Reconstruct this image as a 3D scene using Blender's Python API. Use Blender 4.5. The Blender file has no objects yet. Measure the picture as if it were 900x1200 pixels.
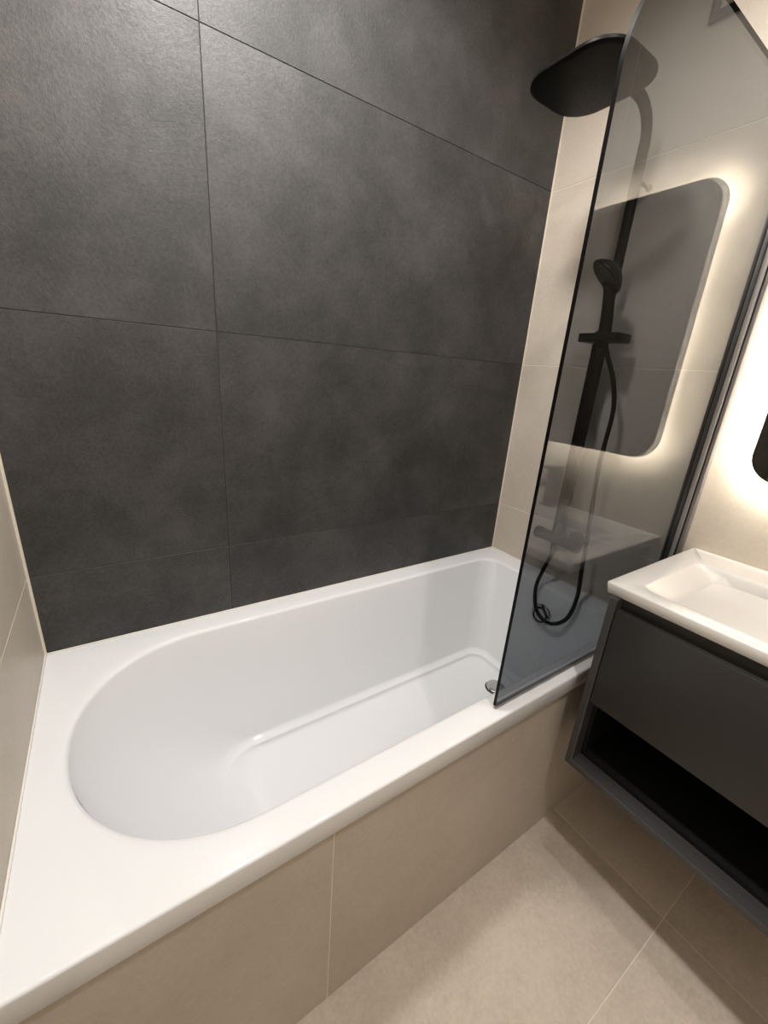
import bpy, bmesh, math, random
from mathutils import Vector, Matrix
C = bpy.context.scene.collection
S = bpy.context.scene
PI = math.pi
# ------------------------------------------------------------------ camera
cam_data = bpy.data.cameras.new('camera')
cam = bpy.data.objects.new('camera', cam_data)
C.objects.link(cam)
cam_data.sensor_fit = 'VERTICAL'
cam_data.sensor_height = 36.0
cam_data.lens = 480.21 * 36.0 / 1200.0
cam_data.clip_start = 0.02
right = Vector((0.83470574, -0.54629375, 0.0694943))
up = Vector((0.12139532, 0.30562056, 0.944383))
fwd = Vector((0.53714942, 0.77984563, -0.32142074))
M = Matrix.Identity(4)
for i in range(3):
    M[i][0] = right[i]; M[i][1] = up[i]; M[i][2] = -fwd[i]
M[0][3], M[1][3], M[2][3] = 0.2088, -0.4557, 1.3935
cam.matrix_world = M
S.camera = cam
# ------------------------------------------------------------------ world, exposure, ceiling lamps
S.view_settings.view_transform = 'Standard'
S.view_settings.look = 'None'
S.view_settings.gamma = 1.0
S.view_settings.use_curve_mapping = False
S.view_settings.exposure = -0.06
w = bpy.data.worlds.new('world'); S.world = w; w.use_nodes = True
w.node_tree.nodes['Background'].inputs[0].default_value = (0.9, 0.85, 0.8, 1)
w.node_tree.nodes['Background'].inputs[1].default_value = 0.05
CEIL = 2.72
LAMPS = [(0.97, -0.10, 27.0, 0.045), (0.50, -0.80, 56.0, 0.04), (0.52, 0.30, 76.0, 0.08)]  # last one is an added fill lamp that brightens the bath alcove
LAMP_COLOR = (1.0, 0.965, 0.93)
MIRROR_LED = 760.0
for lx, ly, power, radius in LAMPS:
    ld = bpy.data.lights.new('downlight_lamp', 'SPOT')
    ld.energy = power; ld.color = LAMP_COLOR; ld.spot_size = math.radians(166); ld.spot_blend = 0.55
    ld.shadow_soft_size = radius
    lo = bpy.data.objects.new('downlight_lamp', ld); C.objects.link(lo)
    lo.location = (lx, ly, CEIL - 0.045)
# ------------------------------------------------------------------ dimensions (metres)
L, W, H = 1.6776, 0.7425, 0.6402       # alcove length, depth, bath rim height
FRONT = -1.55                           # wall behind the camera
Z1, T = 0.8628, 0.60                    # lowest visible tile joint, tile height
XJ = 0.4717
# ------------------------------------------------------------------ materials
def nodes(name):
    m = bpy.data.materials.new(name); m.use_nodes = True
    nt = m.node_tree
    return m, nt, nt.nodes['Principled BSDF']
def plain(name, col, rough=0.5, metal=0.0, coat=0.0, spec=0.5):
    m, nt, b = nodes(name)
    b.inputs['Base Color'].default_value = (*col, 1)
    b.inputs['Roughness'].default_value = rough
    b.inputs['Metallic'].default_value = metal
    b.inputs['Coat Weight'].default_value = coat
    b.inputs['Specular IOR Level'].default_value = spec
    # faint wear so that no surface is perfectly even
    n = nt.nodes.new('ShaderNodeTexNoise'); n.inputs['Scale'].default_value = 35; n.inputs['Detail'].default_value = 3
    g = nt.nodes.new('ShaderNodeNewGeometry'); nt.links.new(g.outputs['Position'], n.inputs['Vector'])
    r = nt.nodes.new('ShaderNodeMapRange')
    r.inputs['To Min'].default_value = max(0.0, rough - 0.03); r.inputs['To Max'].default_value = min(1.0, rough + 0.03)
    nt.links.new(n.outputs['Fac'], r.inputs['Value']); nt.links.new(r.outputs['Result'], b.inputs['Roughness'])
    return m
def concrete(name, stops, rough, scale, fine, bump, rrange=0.08, spec=0.5, stretch=(1, 1, 1)):
    m, nt, b = nodes(name)
    N, K = nt.nodes, nt.links
    g = N.new('ShaderNodeNewGeometry'); oi = N.new('ShaderNodeObjectInfo')
    mul = N.new('ShaderNodeMath'); mul.operation = 'MULTIPLY'; mul.inputs[1].default_value = 37.0
    K.new(oi.outputs['Random'], mul.inputs[0])
    add = N.new('ShaderNodeVectorMath'); add.operation = 'ADD'
    K.new(g.outputs['Position'], add.inputs[0]); K.new(mul.outputs[0], add.inputs[1])
    mp = N.new('ShaderNodeMapping'); mp.inputs['Scale'].default_value = stretch
    K.new(add.outputs[0], mp.inputs['Vector'])
    n1 = N.new('ShaderNodeTexNoise'); n1.inputs['Scale'].default_value = scale; n1.inputs['Detail'].default_value = 9
    n1.inputs['Roughness'].default_value = 0.68; n1.inputs['Distortion'].default_value = 0.15
    n2 = N.new('ShaderNodeTexNoise'); n2.inputs['Scale'].default_value = fine; n2.inputs['Detail'].default_value = 4
    n2.inputs['Roughness'].default_value = 0.7
    for n in (n1, n2): K.new(mp.outputs['Vector'], n.inputs['Vector'])
    mx = N.new('ShaderNodeMix'); mx.data_type = 'FLOAT'; mx.inputs[0].default_value = 0.36
    K.new(n1.outputs['Fac'], mx.inputs[2]); K.new(n2.outputs['Fac'], mx.inputs[3])
    cr = N.new('ShaderNodeValToRGB')
    cr.color_ramp.interpolation = 'B_SPLINE'
    el = cr.color_ramp.elements
    while len(el) < len(stops): el.new(0.5)
    for e, (p, c) in zip(el, stops): e.position = p; e.color = (*c, 1)
    K.new(mx.outputs[0], cr.inputs['Fac']); K.new(cr.outputs['Color'], b.inputs['Base Color'])
    mr = N.new('ShaderNodeMapRange'); mr.inputs['From Min'].default_value = 0.3; mr.inputs['From Max'].default_value = 0.7
    mr.inputs['To Min'].default_value = rough + rrange; mr.inputs['To Max'].default_value = rough - rrange
    K.new(mx.outputs[0], mr.inputs['Value']); K.new(mr.outputs['Result'], b.inputs['Roughness'])
    bp = N.new('ShaderNodeBump'); bp.inputs['Strength'].default_value = bump; bp.inputs['Distance'].default_value = 0.001
    K.new(n2.outputs['Fac'], bp.inputs['Height']); K.new(bp.outputs['Normal'], b.inputs['Normal'])
    b.inputs['Specular IOR Level'].default_value = spec
    return m
mat_dark = concrete('dark_concrete_tile', [(0.36, (0.011, 0.011, 0.0105)), (0.46, (0.024, 0.0235, 0.0225)), (0.55, (0.040, 0.0388, 0.0372)), (0.66, (0.066, 0.063, 0.061))], 0.49, 4.2, 150, 0.7, spec=0.6)
mat_beige = concrete('beige_stone_tile', [(0.35, (0.48, 0.42, 0.35)), (0.5, (0.54, 0.48, 0.405)), (0.65, (0.60, 0.54, 0.465))], 0.45, 2.2, 120, 0.12, 0.05, 0.4)
mat_floor = concrete('beige_floor_tile', [(0.38, (0.49, 0.42, 0.345)), (0.5, (0.58, 0.505, 0.42)), (0.62, (0.67, 0.59, 0.50))], 0.5, 2.6, 90, 0.15, 0.05, 0.35)
mat_grout_light = plain('pale_grout', (0.78, 0.72, 0.62), 0.9)
mat_grout_dark = plain('dark_grout', (0.028, 0.027, 0.026), 0.9)
mat_ceiling = plain('white_ceiling_paint', (0.8, 0.78, 0.74), 0.9)
mat_acrylic = plain('white_acrylic', (0.80, 0.81, 0.825), 0.06, coat=0.3)
mat_ceramic = plain('white_ceramic', (0.77, 0.755, 0.735), 0.18, coat=0.3)
mat_silicone = plain('white_silicone', (0.78, 0.75, 0.70), 0.5)
mat_trimline = plain('cream_corner_bead', (0.72, 0.66, 0.55), 0.45)
mat_black = plain('matt_black_metal', (0.0045, 0.0043, 0.004), 0.4, spec=0.13)
mat_blackface = plain('black_rubber_nozzles', (0.007, 0.007, 0.007), 0.5, spec=0.3)
mat_profile = plain('satin_dark_metal', (0.22, 0.21, 0.205), 0.35, metal=0.5)
mat_profile_light = plain('satin_grey_metal', (0.33, 0.32, 0.31), 0.35, metal=0.6)
mat_gun = plain('gunmetal', (0.11, 0.10, 0.09), 0.3, metal=1.0)
mat_chrome = plain('chrome', (0.55, 0.55, 0.56), 0.12, metal=1.0)
mat_anth = plain('anthracite_laminate', (0.023, 0.022, 0.021), 0.42)
mat_anth_edge = plain('anthracite_frame', (0.048, 0.046, 0.047), 0.34)
mat_carcass = plain('black_carcass', (0.006, 0.006, 0.006), 0.6, spec=0.25)
mat_mirror = plain('smoked_mirror', (0.15, 0.145, 0.135), 0.01, metal=1.0)
mat_door = plain('grey_door_paint', (0.45, 0.42, 0.38), 0.5)
def emit(name, col, strength):
    m, nt, b = nodes(name)
    b.inputs['Base Color'].default_value = (*col, 1)
    b.inputs['Emission Color'].default_value = (*col, 1)
    b.inputs['Emission Strength'].default_value = strength
    return m
mat_led = emit('led_strip', (1.0, 0.925, 0.79), MIRROR_LED)
mat_lens = emit('lamp_lens', (1.0, 0.9, 0.78), 6.0)
def smoked_glass(name, tint, ior):
    m = bpy.data.materials.new(name); m.use_nodes = True
    nt = m.node_tree; N, K = nt.nodes, nt.links
    N.remove(N['Principled BSDF']); out = N['Material Output']
    g = N.new('ShaderNodeNewGeometry')
    mr = N.new('ShaderNodeMapRange'); mr.inputs['To Min'].default_value = ior; mr.inputs['To Max'].default_value = 1.0 / ior
    K.new(g.outputs['Backfacing'], mr.inputs['Value'])
    fr = N.new('ShaderNodeFresnel'); K.new(mr.outputs['Result'], fr.inputs['IOR'])
    tr = N.new('ShaderNodeBsdfTransparent'); tr.inputs['Color'].default_value = (*tint, 1)
    # Beer-Lambert: the longer slanted path absorbs more; cos of refracted angle from cos of incidence
    dt = N.new('ShaderNodeVectorMath'); dt.operation = 'DOT_PRODUCT'
    K.new(g.outputs['Incoming'], dt.inputs[0]); K.new(g.outputs['Normal'], dt.inputs[1])
    def math_(op, a, b=None, vb=0.0, va=None):
        q = N.new('ShaderNodeMath'); q.operation = op
        if a is not None: K.new(a, q.inputs[0])
        if va is not None: q.inputs[0].default_value = va
        if b is not None: K.new(b, q.inputs[1])
        else: q.inputs[1].default_value = vb
        return q.outputs[0]
    c2 = math_('MULTIPLY', dt.outputs['Value'], dt.outputs['Value'])
    s2 = math_('MULTIPLY', math_('SUBTRACT', None, c2, va=1.0), None, 1.0 / ior ** 2)
    ct = math_('SQRT', math_('SUBTRACT', None, s2, va=1.0))
    inv = math_('DIVIDE', None, ct, va=1.0)
    cb = N.new('ShaderNodeCombineColor')
    for ch, tv in zip(('Red', 'Green', 'Blue'), tint):
        K.new(math_('POWER', None, inv, va=tv), cb.inputs[ch])
    K.new(cb.outputs[0], tr.inputs['Color'])
    gl = N.new('ShaderNodeBsdfGlossy'); gl.inputs['Roughness'].default_value = 0.0
    mx = N.new('ShaderNodeMixShader')
    K.new(fr.outputs['Fac'], mx.inputs[0]); K.new(tr.outputs[0], mx.inputs[1]); K.new(gl.outputs[0], mx.inputs[2])
    K.new(mx.outputs[0], out.inputs['Surface'])
    return m
mat_glass = smoked_glass('smoked_glass', (0.59, 0.605, 0.622), 1.55)
mat_glass_edge = plain('smoked_glass_edge', (0.002, 0.002, 0.002), 0.4, spec=0.1)
mat_seal = smoked_glass('clear_seal', (0.86, 0.86, 0.86), 1.35)
# ------------------------------------------------------------------ helpers
def link(name, me, mat, parent=None):
    o = bpy.data.objects.new(name, me); C.objects.link(o)
    if mat is not None and not me.materials: me.materials.append(mat)
    if parent is not None:
        o.parent = parent
        o.matrix_parent_inverse = parent_world(parent).inverted()
    return o
def parent_world(p):
    m = p.matrix_basis.copy()
    q = p.parent
    while q is not None:
        m = q.matrix_basis @ (p.matrix_parent_inverse @ m); p = q; q = q.parent
    return m
def bm_obj(name, bm, mat, parent=None, smooth=False, angle=40):
    me = bpy.data.meshes.new(name)
    bmesh.ops.recalc_face_normals(bm, faces=bm.faces)
    bm.to_mesh(me); bm.free()
    o = link(name, me, mat, parent)
    if smooth:
        for p in me.polygons: p.use_smooth = True
        me.set_sharp_from_angle(angle=math.radians(angle))
    return o
def add_box(bm, a, b, bevel=0.0, seg=2):
    r = bmesh.ops.create_cube(bm, size=1.0)
    vs = r['verts']
    for v in vs:
        for i in range(3):
            v.co[i] = (a[i] + b[i]) / 2 + v.co[i] * (b[i] - a[i])
    if bevel > 0:
        es = list({e for v in vs for e in v.link_edges})
        bmesh.ops.bevel(bm, geom=es, offset=bevel, segments=seg, profile=0.5, affect='EDGES')
def box(name, a, b, mat, parent=None, bevel=0.0, seg=2):
    bm = bmesh.new(); add_box(bm, a, b, bevel, seg)
    return bm_obj(name, bm, mat, parent, smooth=bevel > 0, angle=35)
def loft(bm, rings, cap_start=False, cap_end=False, closed=True):
    R = [[bm.verts.new(p) for p in r] for r in rings]
    n = len(R[0])
    for a, b in zip(R[:-1], R[1:]):
        for i in range(n if closed else n - 1):
            j = (i + 1) % n
            bm.faces.new((a[i], a[j], b[j], b[i]))
    if cap_start: bm.faces.new(R[0])
    if cap_end: bm.faces.new(R[-1])
    return R
def tube(bm, pts, rad, seg=16, caps=True):
    pts = [Vector(p) for p in pts]
    rings = []
    t0 = (pts[1] - pts[0]).normalized()
    nrm = t0.orthogonal().normalized()
    for i, p in enumerate(pts):
        t = (pts[min(i + 1, len(pts) - 1)] - pts[max(i - 1, 0)]).normalized()
        nrm = (nrm - t * nrm.dot(t)).normalized()
        bn = t.cross(nrm)
        r = rad[i] if isinstance(rad, (list, tuple)) else rad
        rings.append([p + (nrm * math.cos(2 * PI * k / seg) + bn * math.sin(2 * PI * k / seg)) * r for k in range(seg)])
    loft(bm, rings, caps, caps)
def spline(pts, n=10):
    P = [Vector(p) for p in pts]; P = [2 * P[0] - P[1]] + P + [2 * P[-1] - P[-2]]
    out = []
    for i in range(1, len(P) - 2):
        for k in range(n):
            t = k / n
            out.append(0.5 * ((2 * P[i]) + (P[i + 1] - P[i - 1]) * t + (2 * P[i - 1] - 5 * P[i] + 4 * P[i + 1] - P[i + 2]) * t * t
                              + (3 * P[i] - P[i - 1] - 3 * P[i + 1] + P[i + 2]) * t ** 3))
    out.append(P[-2])
    return out
def lathe(bm, center, axis, prof, seg=40, cap=True):
    """prof: list of (radius, distance along axis)"""
    c = Vector(center); a = Vector(axis).normalized(); u = a.orthogonal().normalized(); v = a.cross(u)
    rings = [[c + a * d + (u * math.cos(2 * PI * k / seg) + v * math.sin(2 * PI * k / seg)) * max(r, 1e-5) for k in range(seg)] for r, d in prof]
    loft(bm, rings, cap, cap)
def thing(name, label, cat, loc=(0, 0, 0), group=None):
    o = bpy.data.objects.new(name, None); C.objects.link(o)
    o.location = loc; o['label'] = label; o['category'] = cat
    o.empty_display_size = 0.05
    if group: o['group'] = group
    return o
def struct(o): o['kind'] = 'structure'; return o
def outline(x0, x1, y0, y1, rl, rr, n=20, m=14, p=2.0):
    """closed loop, counter clockwise; rl=(rx,ry) of the two left corners, rr of the two right ones"""
    pts = []
    def corner(cx, cy, sx, sy, rx, ry, a0):
        for k in range(n + 1):
            a = a0 + (PI / 2) * k / n
            ca, sa = math.cos(a), math.sin(a)
            pts.append((cx + rx * math.copysign(abs(ca) ** (2 / p), ca), cy + ry * math.copysign(abs(sa) ** (2 / p), sa)))
    def line(a, b):
        for k in range(1, m): t = k / m; pts.append((a[0] + (b[0] - a[0]) * t, a[1] + (b[1] - a[1]) * t))
    corner(x1 - rr[0], y1 - rr[1], 1, 1, rr[0], rr[1], 0)
    line((x1 - rr[0], y1), (x0 + rl[0], y1))
    corner(x0 + rl[0], y1 - rl[1], -1, 1, rl[0], rl[1], PI / 2)
    line((x0, y1 - rl[1]), (x0, y0 + rl[1]))
    corner(x0 + rl[0], y0 + rl[1], -1, -1, rl[0], rl[1], PI)
    line((x0 + rl[0], y0), (x1 - rr[0], y0))
    corner(x1 - rr[0], y0 + rr[1], 1, -1, rr[0], rr[1], 1.5 * PI)
    line((x1, y0 + rr[1]), (x1, y1 - rr[1]))
    return pts
# ------------------------------------------------------------------ tiled surfaces
def tiled(parent, axis, plane, inward, us, vs, mat, gap=0.002, depth=0.006):
    """tiles on the plane axis=plane, faces towards inward(+1/-1); us, vs = joint positions; each tile an object"""
    for i in range(len(us) - 1):
        for j in range(len(vs) - 1):
            a, b = [0, 0, 0], [0, 0, 0]
            o = [k for k in range(3) if k != axis]
            a[o[0]], b[o[0]] = us[i] + gap / 2, us[i + 1] - gap / 2
            a[o[1]], b[o[1]] = vs[j] + gap / 2, vs[j + 1] - gap / 2
            back = plane - inward * depth
            a[axis], b[axis] = min(plane, back), max(plane, back)
            box('tile', a, b, mat, parent, bevel=0.0006, seg=1)
TH = 0.10
zs = [0.0, Z1 - T, Z1, Z1 + T, Z1 + 2 * T, Z1 + 3 * T, CEIL]
G = 0.0011   # grout lies about a millimetre behind the tile faces
wall_back = struct(box('wall_back', (-TH, W + G, 0), (L + TH, W + TH, CEIL), mat_grout_dark))
tiled(wall_back, 1, W, -1, [0.0, XJ, L], zs, mat_dark, gap=0.0015)
wall_left = struct(box('wall_left', (-TH, FRONT, 0), (-G, W, CEIL), mat_grout_light))
tiled(wall_left, 0, 0.0, 1, [FRONT, W - 1.2, W], zs, mat_beige, gap=0.0024)
wall_right = struct(box('wall_right', (L + G, FRONT, 0), (L + TH, W, CEIL), mat_grout_light))
tiled(wall_right, 0, L, -1, [FRONT, W - 1.2, W], zs, mat_beige, gap=0.0024)
wall_front = struct(box('wall_front', (-TH, FRONT - TH, 0), (L + TH, FRONT, CEIL), mat_grout_light))
floor = struct(box('floor', (-TH, FRONT - TH, -0.1), (L + TH, W + TH, -0.0008), mat_grout_light))
tiled(floor, 2, 0.0, 1, [0.0, 0.145, 1.345, L], [FRONT, -0.936, -0.336, 0.10], mat_floor, gap=0.0022)
ceiling = struct(box('ceiling', (-TH, FRONT - TH, CEIL), (L + TH, W + TH, CEIL + 0.1), mat_ceiling))
# door in the wall behind the camera
door = struct(box('door_1', (0.45, FRONT + 0.004, 0.005), (1.25, FRONT + 0.03, 2.05), mat_door, bevel=0.002))
bm = bmesh.new()
add_box(bm, (0.38, FRONT + 0.001, 0.0), (0.45, FRONT + 0.036, 2.12), 0.003)
add_box(bm, (1.25, FRONT + 0.001, 0.0), (1.32, FRONT + 0.036, 2.12), 0.003)
add_box(bm, (0.45, FRONT + 0.001, 2.05), (1.25, FRONT + 0.036, 2.12), 0.003)
bm_obj('door_frame', bm, mat_door, door, True)
bm = bmesh.new()
tube(bm, [(1.19, FRONT + 0.03, 1.0), (1.19, FRONT + 0.08, 1.0), (1.06, FRONT + 0.08, 1.0)], 0.009)
bm_obj('door_handle', bm, mat_black, door, True)
# corner beads and sealant lines
struct(box('trim_1', (0.0, W - 0.004, H), (0.005, W, CEIL), mat_trimline))
struct(box('trim_2', (L - 0.0045, W - 0.004, H), (L, W, CEIL), mat_trimline))
struct(box('trim_3', (0.002, W - 0.004, H - 0.004), (L - 0.002, W, H + 0.0035), mat_silicone, bevel=0.0015))
struct(box('trim_4', (0.0, 0.004, H - 0.004), (0.004, W - 0.004, H + 0.0035), mat_silicone, bevel=0.0015))
struct(box('trim_5', (L - 0.004, 0.05, H - 0.004), (L, W - 0.004, H + 0.0035), mat_silicone, bevel=0.0015))
# ------------------------------------------------------------------ bathtub
tub = thing('bathtub', 'white acrylic built-in bathtub with a rounded head end and wide flat rim', 'bathtub', (L / 2, W / 2, 0.0))
bm = bmesh.new()
rings = []
def ring(x0, x1, y0, y1, rl, rr, z, p=2.0):
    rings.append([(x, y, z) for x, y in outline(x0, x1, y0, y1, rl, rr, p=p)])
e = 0.0012
def outer(ins, z): ring(e + ins, L - e - ins, ins, W - e - ins, (0.004,) * 2, (0.004,) * 2, z)
outer(0.004, H - 0.056); outer(0.0, H - 0.050)
outer(0.0, H - 0.0065)
for k in range(1, 6):
    a = PI / 2 * k / 5; outer(0.006 * (1 - math.cos(a)), H - 0.006 * (1 - math.sin(a)) - 0.0003)
outer(0.026, H)
X0, X1, Y0, Y1 = 0.058, 1.585, 0.064, 0.674
RX, RY = 0.300, 0.3045
def inner(dl, dr, ds, rlx, rly, rr, z, p=2.0):
    ring(X0 + dl, X1 - dr, Y0 + ds, Y1 - ds, (rlx, min(rly, (Y1 - Y0) / 2 - ds - 1e-4)), (rr, rr), z, p)
inner(-0.022, -0.022, -0.020, RX + 0.02, RY + 0.02, 0.09, H, 2.12)
inner(-0.008, -0.008, -0.008, RX + 0.01, RY + 0.01, 0.08, H - 0.0006, 2.12)
for k in range(0, 6):   # rounded lip
    a = PI / 2 * k / 5
    q = 0.011
    inner(q * math.sin(a) - 0.004, q * math.sin(a) - 0.004, q * math.sin(a) - 0.004, RX, RY, 0.072, H - 0.001 - q * (1 - math.cos(a)), 2.12)
depth = 0.42; ZF = H - 0.435
nz = 22
def left_slope(z):
    s_ = min(1.0, (H - 0.012 - z) / (H - 0.012 - ZF))
    return 0.008 + 0.375 * (1 - (1 - s_ ** 1.4) ** 0.6)
fil = 0.030
for k in range(1, nz + 1):
    t = k / nz
    z = H - 0.012 - (H - 0.012 - ZF - fil) * t
    dl = left_slope(z)
    dr = 0.008 + 0.060 * t
    ds = 0.008 + 0.058 * t
    rlx = RX + (0.13 - RX) * t ** 1.2; rly = RY + (0.12 - RY) * t ** 1.2
    inner(dl, dr, ds, rlx, rly, 0.072, z, 2.12)
steps = []                 # (horizontal offset, height above the floor): soft shoulder, crisp edge, small drop, fillet
for k in range(1, 7):
    a = PI / 2 * k / 6; steps.append((0.024 * (1 - math.cos(a)), 0.018 + 0.012 * (1 - math.sin(a))))
steps += [(0.0265, 0.0174), (0.0280, 0.0160), (0.0286, 0.0140), (0.0290, 0.0110)]
for k in range(1, 6):
    a = PI / 2 * k / 5; steps.append((0.029 + 0.012 * (1 - math.cos(a)), 0.011 * (1 - math.sin(a))))
for off, hz in steps:
    q = off / 0.041
    inner(left_slope(ZF + hz), 0.068 + off, 0.066 + off, 0.13 - 0.02 * q, 0.12 - 0.02 * q, 0.072 - 0.02 * q, ZF + hz, 2.12)
cx, cy = 1.0, (Y0 + Y1) / 2
last = rings[-1]
for f in (0.8, 0.5, 0.2):
    rings.append([(cx + (x - cx) * f, cy + (y - cy) * f, ZF - 0.002 * (1 - f)) for x, y, z in last])
loft(bm, rings, False, True)
shell = bm_obj('tub_shell', bm, mat_acrylic, tub, True, 60)
# keep normals outward (towards the room)
# drain
dx, dy = 1.405, 0.385
bm = bmesh.new()
lathe(bm, (dx, dy, ZF - 0.004), (0, 0, 1), [(0.020, 0.0), (0.020, 0.006), (0.0355, 0.0065), (0.0375, 0.010), (0.0355, 0.013), (0.030, 0.0142), (0.001, 0.0155)])
drain = bm_obj('drain', bm, mat_chrome, tub, True, 50)
bm = bmesh.new()
lathe(bm, (dx, dy, ZF - 0.0045), (0, 0, 1), [(0.044, 0.0), (0.044, 0.0035), (0.041, 0.0045), (0.034, 0.004), (0.001, 0.004)])
bm_obj('drain_ring', bm, mat_gun, drain, True, 50)
# overflow on the end wall
tt = (H - 0.012 - 0.525) / (H - 0.012 - ZF - fil)
ox = X1 - (0.008 + 0.06 * tt)
oc = Vector((ox + 0.002, 0.352, 0.525))
ax = Vector((-1, 0, 0.16)).normalized()
bm = bmesh.new()
lathe(bm, oc, ax, [(0.043, 0.0), (0.043, 0.006), (0.040, 0.010), (0.033, 0.011), (0.0305, 0.008), (0.026, 0.0075), (0.024, 0.012), (0.001, 0.0125)])
ov = bm_obj('overflow_cover', bm, mat_chrome, tub, True, 35)
bm = bmesh.new()
lathe(bm, oc + ax * 0.0082, ax, [(0.0308, 0.0), (0.0308, 0.0012), (0.0255, 0.0012), (0.0255, 0.0)], cap=False)
bm_obj('overflow_slot', bm, mat_blackface, ov, True, 35)
# ------------------------------------------------------------------ tiled bath panel
YA = 0.0174
panel = thing('bath_panel', 'beige stone-look tiled panel boxing in the front of the bathtub', 'bath panel', (L / 2, YA, 0.0))
ZT = H - 0.0575
box('backing', (0.001, YA + G, 0.0), (L - 0.001, YA + 0.03, ZT), mat_grout_light, panel)
tiled(panel, 1, YA, -1, [0.001, 0.4753, L - 0.001], [0.0015, ZT], mat_beige, gap=0.0032)
# ------------------------------------------------------------------ glass screen
YG, TG = 0.029, 0.008
GX0, GX1, GZ0, GZ1, GR = 0.908, 1.662, 0.6505, 2.028, 0.19
screen = thing('shower_screen', 'tall smoked glass bath screen with rounded top corner standing on the tub rim', 'shower screen', (GX0 + 0.35, YG, H))
ol = [(GX0, GZ0), (GX1, GZ0), (GX1, GZ1)]
for k in range(0, 33):
    a = PI / 2 + PI / 2 * k / 32
    ol.append((GX0 + GR + GR * math.cos(a), GZ1 - GR + GR * math.sin(a)))
bm = bmesh.new()
ya, yb = YG - TG / 2, YG + TG / 2
fv = [bm.verts.new((x, ya, z)) for x, z in ol]; bv = [bm.verts.new((x, yb, z)) for x, z in ol]
bm.faces.new(fv); bm.faces.new(list(reversed(bv)))
me = bpy.data.meshes.new('glass_pane'); bm.normal_update()
for fc in bm.faces:
    if (fc.calc_center_median().y < YG) != (fc.normal.y < 0): fc.normal_flip()
bm.to_mesh(me); bm.free()
link('glass_pane', me, mat_glass, screen)
bm = bmesh.new()
n = len(ol)
fa = [bm.verts.new((x, ya, z)) for x, z in ol]; ba = [bm.verts.new((x, yb, z)) for x, z in ol]
for i in range(n):
    j = (i + 1) % n; bm.faces.new((fa[i], fa[j], ba[j], ba[i]))
o = bm_obj('glass_edge', bm, mat_glass_edge, screen, True, 50)
o['label'] = 'thin black polished edge of the glass'
box('bottom_seal', (GX0 + 0.002, YG - 0.004, H + 0.0003), (GX1, YG + 0.004, GZ0 - 0.0002), mat_seal, screen)
wp = box('wall_profile', (L - 0.034, YG - 0.0038, H + 0.0005), (L - 0.0005, YG + 0.015, GZ1), mat_black, screen, bevel=0.001)
box('profile_groove', (L - 0.024, 0.0100, H + 0.0006), (L - 0.0006, 0.0135, GZ1 - 0.001), mat_blackface, wp)
pf = box('profile_cover', (L - 0.031, 0.0135, H + 0.0005), (L - 0.0005, YG - 0.0043, GZ1), mat_profile_light, screen, bevel=0.001)
pf['label'] = 'grey satin cover strip'
box('profile_edge', (L - 0.024, 0.0010, H + 0.0006), (L - 0.0006, 0.0100, GZ1 - 0.001), mat_profile, pf, bevel=0.001)
# ------------------------------------------------------------------ shower set
PX, PY = 1.600, 0.380
shower = thing('shower_column', 'matt black shower column with square rain head, hand shower and looping hose', 'shower', (L, PY, 0.82))
R_ = 0.085
pole_pts = [(PX, PY, 0.86), (PX, PY, 1.2), (PX, PY, 1.6), (PX, PY, 2.155 - R_)]
arm = []
for k in range(1, 15):
    a = PI / 2 * k / 14
    arm.append((PX - R_ * (1 - math.cos(a)), PY, 2.155 - R_ + R_ * math.sin(a)))
arm += [(1.46, PY, 2.157), (1.38, PY, 2.158), (1.31, PY, 2.158)]
bm = bmesh.new(); tube(bm, pole_pts, 0.0150, 20)
bm_obj('pole', bm, mat_black, shower, True, 50)
bm = bmesh.new(); tube(bm, [pole_pts[-1]] + arm, 0.0140, 20)
bm_obj('arm', bm, mat_black, shower, True, 50)
bm = bmesh.new()
lathe(bm, (PX, PY, 1.98), (1, 0, 0), [(0.006, 0.0), (0.006, L - PX - 0.008), (0.009, L - PX - 0.007), (0.009, L - PX - 0.0005)], 28)
bm_obj('wall_bracket', bm, mat_black, shower, True, 40)
# flat cover on the lower part of the pole
box('riser_cover', (PX - 0.012, PY - 0.021, 0.865), (PX + 0.012, PY + 0.021, 1.532), mat_black, shower, bevel=0.004)
# rain head: rounded square plate
HX0, HX1, HY0, HY1, HZ = 1.190, 1.432, 0.250, 0.512, 2.104
bm = bmesh.new(); rings = []
for ins, z in ((0.012, 0.0), (0.004, 0.0012), (0.0, 0.004), (0.0, 0.009), (0.003, 0.012), (0.03, 0.0155), (0.075, 0.021), (0.105, 0.032), (0.110, 0.046)):
    r = max(0.086 - ins * 0.7, 0.01)
    rings.append([(x, y, HZ + z) for x, y in outline(HX0 + ins, HX1 - ins, HY0 + ins, HY1 - ins, (r, r), (r, r), n=12, m=4, p=2.1)])
loft(bm, rings, True, True)
head = bm_obj('rain_head', bm, mat_black, shower, True, 40)
bm = bmesh.new()
for i in range(9):
    for j in range(9):
        x = HX0 + 0.037 + i * (HX1 - HX0 - 0.074) / 8; y = HY0 + 0.037 + j * (HY1 - HY0 - 0.074) / 8
        if abs(i - 4) + abs(j - 4) > 6: continue
        lathe(bm, (x, y, HZ + 0.0008), (0, 0, -1), [(0.0019, 0.0), (0.0013, 0.0016)], 8)
o = bm_obj('nozzles', bm, mat_blackface, head, True, 40); o['kind'] = 'stuff'
bm = bmesh.new()
lathe(bm, ((HX0 + HX1) / 2, (HY0 + HY1) / 2, HZ + 0.030), (0, 0, 1), [(0.019, 0.0), (0.019, 0.024), (0.016, 0.036), (0.016, 0.048)], 28)
bm_obj('ball_joint', bm, mat_black, head, True, 40)
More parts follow.
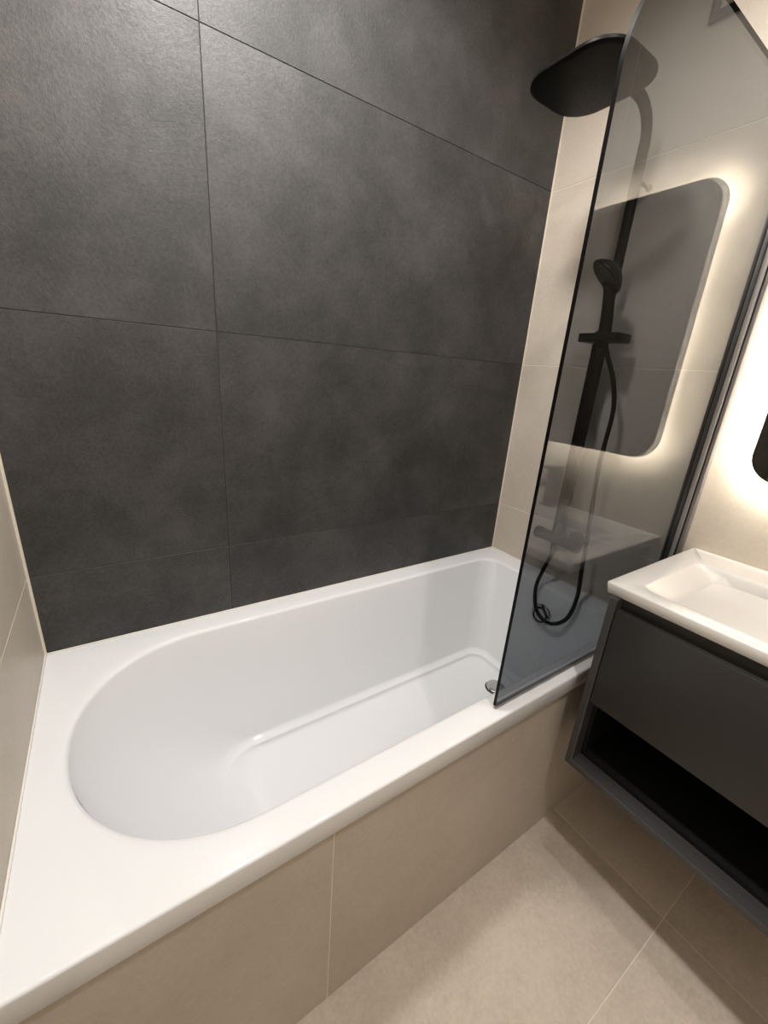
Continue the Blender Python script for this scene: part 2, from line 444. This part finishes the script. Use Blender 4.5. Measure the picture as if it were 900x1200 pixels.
# sliding holder
hold = box('hand_shower_holder', (PX - 0.062, 0.292, 1.534), (PX + 0.018, 0.424, 1.560), mat_black, shower, bevel=0.003)
bm = bmesh.new()
lathe(bm, (PX, PY, 1.530), (0, 0, 1), [(0.021, 0.0), (0.021, 0.040)], 28)
bm_obj('clamp', bm, mat_black, hold, True, 40)
# hand shower
hb = Vector((1.566, 0.352, 1.545)); hc = Vector((1.522, 0.358, 1.715))
bm = bmesh.new()
tube(bm, spline([hb + Vector((0.002, -0.006, -0.03)), hb + Vector((0, 0, 0.02)), (1.560, 0.356, 1.63), (1.548, 0.357, 1.68), (1.530, 0.358, 1.70)], 5),
     [0.012 + 0.0065 * min(1, k / 4) - 0.003 * max(0, (k - 8) / 12) for k in range(21)], 18)
bm_obj('hand_shower_handle', bm, mat_black, shower, True, 50)
bm = bmesh.new()
hax = Vector((-0.50, 0.50, -0.70)).normalized()
lathe(bm, hc - hax * 0.014, hax, [(0.001, -0.019), (0.018, -0.017), (0.036, -0.010), (0.052, 0.004), (0.059, 0.014), (0.059, 0.019), (0.056, 0.022), (0.052, 0.0215), (0.001, 0.0215)], 36)
hh = bm_obj('hand_shower_head', bm, mat_black, shower, True, 40)
bm = bmesh.new()
u = hax.orthogonal().normalized(); v = hax.cross(u)
for rr_, cnt in ((0.012, 6), (0.024, 12), (0.036, 18)):
    for k in range(cnt):
        a = 2 * PI * k / cnt
        lathe(bm, hc + hax * 0.0072 + (u * math.cos(a) + v * math.sin(a)) * rr_, hax, [(0.002, 0.0), (0.0015, 0.002)], 6)
o = bm_obj('spray_nozzles', bm, mat_blackface, hh, True, 40); o['kind'] = 'stuff'
# thermostat mixer with knobs
MZ = 0.835
bm = bmesh.new()
lathe(bm, (PX, 0.315, MZ), (0, 1, 0), [(0.019, 0.0), (0.021, 0.002), (0.021, 0.128), (0.019, 0.13)], 32)
mix = bm_obj('mixer_body', bm, mat_black, shower, True, 40)
for y0_, sgn in ((0.314, -1), (0.446, 1)):
    bm = bmesh.new()
    lathe(bm, (PX, y0_, MZ), (0, sgn, 0), [(0.022, 0.0), (0.0235, 0.002), (0.0235, 0.024), (0.021, 0.027), (0.001, 0.0275)], 32)
    bm_obj('knob', bm, mat_black, mix, True, 40)
for yy in (0.342, 0.418):
    bm = bmesh.new()
    lathe(bm, (PX, yy, MZ), (1, 0, 0), [(0.014, 0.0), (0.014, L - PX - 0.012), (0.032, L - PX - 0.010), (0.032, L - PX - 0.0005)], 28)
    bm_obj('wall_union', bm, mat_black, mix, True, 40)
bm = bmesh.new()
lathe(bm, (PX, PY, MZ + 0.015), (0, 0, 1), [(0.018, 0.0), (0.018, 0.03), (0.0155, 0.034)], 24)
lathe(bm, (PX - 0.010, PY, MZ - 0.018), (0, 0, -1), [(0.012, 0.0), (0.012, 0.022), (0.010, 0.030), (0.010, 0.046)], 24)
bm_obj('hose_outlet', bm, mat_black, mix, True, 40)
hose_pts = [(1.566, 0.346, 1.535), (1.568, 0.325, 1.49), (1.578, 0.296, 1.42), (1.59, 0.279, 1.33), (1.59, 0.280, 1.205), (1.59, 0.279, 1.102), (1.58, 0.258, 0.923), (1.57, 0.243, 0.781), (1.55, 0.224, 0.676),
            (1.54, 0.235, 0.585), (1.53, 0.276, 0.537), (1.53, 0.325, 0.530), (1.53, 0.364, 0.565), (1.54, 0.386, 0.637), (1.56, 0.384, 0.709), (1.586, 0.381, 0.765), (1.590, 0.380, 0.80)]
bm = bmesh.new(); sp = spline(hose_pts, 14)
tube(bm, sp, [0.0072 + (0.0006 if k % 2 else -0.0003) for k in range(len(sp))], 14)
bm_obj('hose', bm, mat_black, shower, True, 60)
# ------------------------------------------------------------------ vanity cabinet
CZ, CT = 0.949, 0.030                   # worktop height, slab thickness
CY1, CY0 = -0.022, -0.788
CX0 = 1.186
VX0 = 1.172; VY1, VY0 = -0.045, -0.765; VZ0, VZ1 = 0.395, CZ - CT - 0.0005
van = thing('vanity_cabinet', 'wall-hung anthracite vanity unit with one drawer above an open black niche', 'cabinet', (L, (CY0 + CY1) / 2, VZ0))
PT = 0.017
def frame_panel(name, y0, y1, z0, z1, cham_side):
    """board with a chamfered front inner edge; cham_side in '+y','-y','+z'"""
    bm = bmesh.new()
    X1_ = L - 0.001; ch = 0.010
    if cham_side == '+z':
        prof = [(VX0, z0), (VX0, z1 - 0.003), (VX0 + 0.002, z1), (X1_, z1), (X1_, z0)]
        r = [[(x, y, z) for x, z in prof] for y in (y0, y1)]
    else:
        s = 0.002
        if cham_side == '+y': prof = [(VX0, y0), (VX0, y1 - s), (VX0 + s, y1), (X1_, y1), (X1_, y0)]
        else: prof = [(VX0, y1), (VX0, y0 + s), (VX0 + s, y0), (X1_, y0), (X1_, y1)]
        r = [[(x, y, z) for x, y in prof] for z in (z0, z1)]
    loft(bm, r, True, True)
    return bm_obj(name, bm, mat_anth_edge, van)
frame_panel('side_panel', VY1 - PT, VY1, VZ0, VZ1, '-y')
frame_panel('side_panel', VY0, VY0 + PT, VZ0, VZ1, '+y')
frame_panel('bottom_panel', VY0 + PT, VY1 - PT, VZ0, VZ0 + PT, '+z')
box('back_panel', (L - 0.018, VY0 + PT, VZ0 + PT), (L - 0.002, VY1 - PT, VZ1), mat_carcass, van)
box('niche_shelf', (VX0 + 0.045, VY0 + PT, VZ0 + PT), (L - 0.018, VY1 - PT, VZ0 + PT + 0.012), mat_carcass, van)
box('niche_side', (VX0 + 0.040, VY1 - PT - 0.010, VZ0 + PT + 0.012), (L - 0.018, VY1 - PT, 0.632), mat_carcass, van)
box('niche_side', (VX0 + 0.040, VY0 + PT, VZ0 + PT + 0.012), (L - 0.018, VY0 + PT + 0.010, 0.632), mat_carcass, van)
box('niche_ceiling', (VX0 + 0.030, VY0 + PT, 0.632), (L - 0.018, VY1 - PT, 0.646), mat_carcass, van)
box('top_rail', (VX0 + 0.030, VY0 + PT, 0.870), (VX0 + 0.046, VY1 - PT, VZ1), mat_anth, van)
dr = box('drawer', (VX0 + 0.003, VY0 + PT + 0.0025, 0.617), (VX0 + 0.021, VY1 - PT - 0.0025, 0.892), mat_anth, van, bevel=0.001)
bm = bmesh.new()
add_box(bm, (VX0 + 0.0215, VY0 + PT + 0.02, 0.665), (L - 0.12, VY0 + PT + 0.032, 0.80))
add_box(bm, (VX0 + 0.0215, VY1 - PT - 0.032, 0.665), (L - 0.12, VY1 - PT - 0.02, 0.80))
add_box(bm, (VX0 + 0.0215, VY0 + PT + 0.032, 0.665), (L - 0.12, VY1 - PT - 0.032, 0.675))
bm_obj('drawer_box', bm, mat_carcass, dr)
# ------------------------------------------------------------------ washbasin
basin = thing('washbasin', 'white rectangular inset washbasin slab on top of the anthracite vanity', 'washbasin', (L, (CY0 + CY1) / 2, CZ - CT))
bm = bmesh.new(); rings = []
def bring(x0, x1, y0, y1, r, z): rings.append([(x, y, z) for x, y in outline(x0, x1, y0, y1, (r, r), (r, r), n=8, m=8)])
bring(CX0 + 0.006, L - 0.0012, CY0 + 0.006, CY1 - 0.006, 0.003, CZ - CT)
bring(CX0 + 0.004, L - 0.0012, CY0 + 0.004, CY1 - 0.004, 0.004, CZ - CT + 0.002)
bring(CX0, L - 0.001, CY0, CY1, 0.005, CZ - 0.004)
bring(CX0 + 0.001, L - 0.001, CY0 + 0.001, CY1 - 0.001, 0.005, CZ - 0.0012)
bring(CX0 + 0.0035, L - 0.001, CY0 + 0.0035, CY1 - 0.0035, 0.005, CZ)
bx0, bx1, by0, by1 = 1.232, 1.553, -0.727, -0.083
bring(bx0 - 0.004, bx1 + 0.004, by0 - 0.004, by1 + 0.004, 0.028, CZ)
bring(bx0, bx1, by0, by1, 0.026, CZ - 0.0012)
bring(bx0 + 0.004, bx1 - 0.003, by0 + 0.006, by1 - 0.006, 0.026, CZ - 0.006)
bring(bx0 + 0.010, bx1 - 0.006, by0 + 0.040, by1 - 0.040, 0.034, CZ - 0.014)
bring(bx0 + 0.016, bx1 - 0.010, by0 + 0.056, by1 - 0.056, 0.042, CZ - 0.030)
bring(bx0 + 0.022, bx1 - 0.014, by0 + 0.066, by1 - 0.066, 0.048, CZ - 0.060)
bring(bx0 + 0.034, bx1 - 0.024, by0 + 0.082, by1 - 0.082, 0.048, CZ - 0.084)
bring(bx0 + 0.060, bx1 - 0.050, by0 + 0.115, by1 - 0.115, 0.040, CZ - 0.093)
bring(bx0 + 0.120, bx1 - 0.110, by0 + 0.250, by1 - 0.250, 0.020, CZ - 0.097)
loft(bm, rings, True, True)
bm_obj('basin_slab', bm, mat_ceramic, basin, True, 55)
YC = -0.402
bm = bmesh.new()
lathe(bm, (1.40, YC, CZ - 0.0975), (0, 0, 1), [(0.030, 0.0), (0.030, 0.003), (0.027, 0.006), (0.001, 0.0075)])
bm_obj('plug', bm, mat_chrome, basin, True, 40)
bm = bmesh.new()
lathe(bm, (bx1 - 0.0105, YC, CZ - 0.038), (-1, 0, 0.1), [(0.0135, -0.002), (0.0135, 0.002), (0.0105, 0.0035), (0.009, 0.002)], 24, cap=False)
bm_obj('overflow_ring', bm, mat_chrome, basin, True, 40)
bm = bmesh.new()
lathe(bm, (bx1 - 0.0107, YC, CZ - 0.038), (-1, 0, 0.1), [(0.0095, 0.0), (0.001, 0.0004)], 24)
bm_obj('overflow_hole', bm, mat_blackface, basin)
# ------------------------------------------------------------------ tap
tap = thing('basin_tap', 'square gunmetal mixer tap standing behind the washbasin bowl', 'tap', (1.615, YC, CZ))
box('base', (1.588, YC - 0.027, CZ + 0.0003), (1.642, YC + 0.027, CZ + 0.006), mat_gun, tap, bevel=0.001)
box('tap_body', (1.595, YC - 0.020, CZ + 0.006), (1.635, YC + 0.020, CZ + 0.145), mat_gun, tap, bevel=0.002)
sp_ = box('spout', (1.480, YC - 0.018, CZ + 0.086), (1.596, YC + 0.018, CZ + 0.104), mat_gun, tap, bevel=0.002)
bm = bmesh.new()
lathe(bm, (1.496, YC, CZ + 0.087), (0, 0, -1), [(0.010, 0.0), (0.010, 0.005), (0.008, 0.006)], 20)
bm_obj('aerator', bm, mat_gun, sp_, True)
box('lever', (1.555, YC - 0.021, CZ + 0.149), (1.640, YC + 0.021, CZ + 0.158), mat_gun, tap, bevel=0.0015)
box('lever_neck', (1.605, YC - 0.012, CZ + 0.145), (1.628, YC + 0.012, CZ + 0.149), mat_gun, tap)
# ------------------------------------------------------------------ backlit mirror
MY1, MY0, MZ0, MZ1, MX = -0.090, -0.714, 1.186, 1.952, 1.646
mirror = thing('mirror', 'rounded rectangular dark-tinted mirror with warm backlight glowing on the beige wall', 'mirror', (L, YC, MZ0))
def yz_outline(ins, r): return outline(MY0 + ins, MY1 - ins, MZ0 + ins, MZ1 - ins, (r, r), (r, r), n=10, m=3)
bm = bmesh.new()
loft(bm, [[(x, y, z) for y, z in yz_outline(i, 0.072 - i)] for x, i in ((MX + 0.005, 0.0), (MX, 0.0))], True, False)
bm_obj('mirror_backing', bm, mat_gun, mirror, True, 40)
bm = bmesh.new()
loft(bm, [[(x, y, z) for y, z in yz_outline(i, 0.072 - i)] for x, i in ((MX + 0.0004, 0.0), (MX - 0.0008, 0.0002))], False, True)
bm_obj('mirror_glass', bm, mat_mirror, mirror)
bm = bmesh.new()
loft(bm, [[(x, y, z) for y, z in yz_outline(0.032, 0.045)] for x in (L - 0.001, MX + 0.0052)], True, True)
bm_obj('back_box', bm, mat_ceiling, mirror)
bm = bmesh.new()
loft(bm, [[(MX + 0.0056, y, z) for y, z in yz_outline(i, 0.072 - i)] for i in (0.015, 0.024)], False, False)
bm_obj('led_strip', bm, mat_led, mirror)
# ------------------------------------------------------------------ vent high on the right wall
vent = thing('wall_vent', 'square beige wall vent cover in a black frame above the mirror', 'vent', (L, -0.18, 2.42))
vy0, vy1, vz0, vz1, fw = -0.269, -0.089, 2.326, 2.506, 0.019
bm = bmesh.new()
for a, b in (((vy0, vz0), (vy1, vz0 + fw)), ((vy0, vz1 - fw), (vy1, vz1)), ((vy0, vz0 + fw), (vy0 + fw, vz1 - fw)), ((vy1 - fw, vz0 + fw), (vy1, vz1 - fw))):
    add_box(bm, (L - 0.012, a[0], a[1]), (L - 0.0005, b[0], b[1]), 0.001)
bm_obj('vent_frame', bm, mat_black, vent, True)
box('vent_panel', (L - 0.008, vy0 + fw + 0.002, vz0 + fw + 0.002), (L - 0.0008, vy1 - fw - 0.002, vz1 - fw - 0.002), mat_beige, vent, bevel=0.001)
# ------------------------------------------------------------------ ceiling downlights (above the frame, they light the room; the third is an added fill lamp)
for (lx, ly, _p, _r), lab in zip(LAMPS, ('recessed white ceiling downlight above the tub edge and glass screen', 'recessed white ceiling downlight near the wall with the door', 'added white ceiling fill light above the rounded head end of the tub, brightening the alcove')):
    d = thing('ceiling_downlight', lab, 'ceiling light', (lx, ly, CEIL), 'ceiling downlights')
    bm = bmesh.new()
    lathe(bm, (lx, ly, CEIL - 0.0005), (0, 0, -1), [(0.046, 0.0), (0.046, 0.004), (0.043, 0.006), (0.034, 0.006), (0.032, 0.003)], 40, cap=False)
    bm_obj('bezel', bm, mat_ceramic, d, True)
    bm = bmesh.new()
    lathe(bm, (lx, ly, CEIL - 0.001), (0, 0, -1), [(0.032, 0.0), (0.032, 0.002), (0.001, 0.0022)], 32)
    bm_obj('lens', bm, mat_lens, d)
for lo in [o for o in C.objects if o.type == 'LIGHT']:
    for d in [o for o in C.objects if o.name.startswith('ceiling_downlight')]:
        if (d.location.xy - lo.location.xy).length < 0.01:
            loc = lo.location.copy(); lo.parent = d; lo.location = loc - d.location
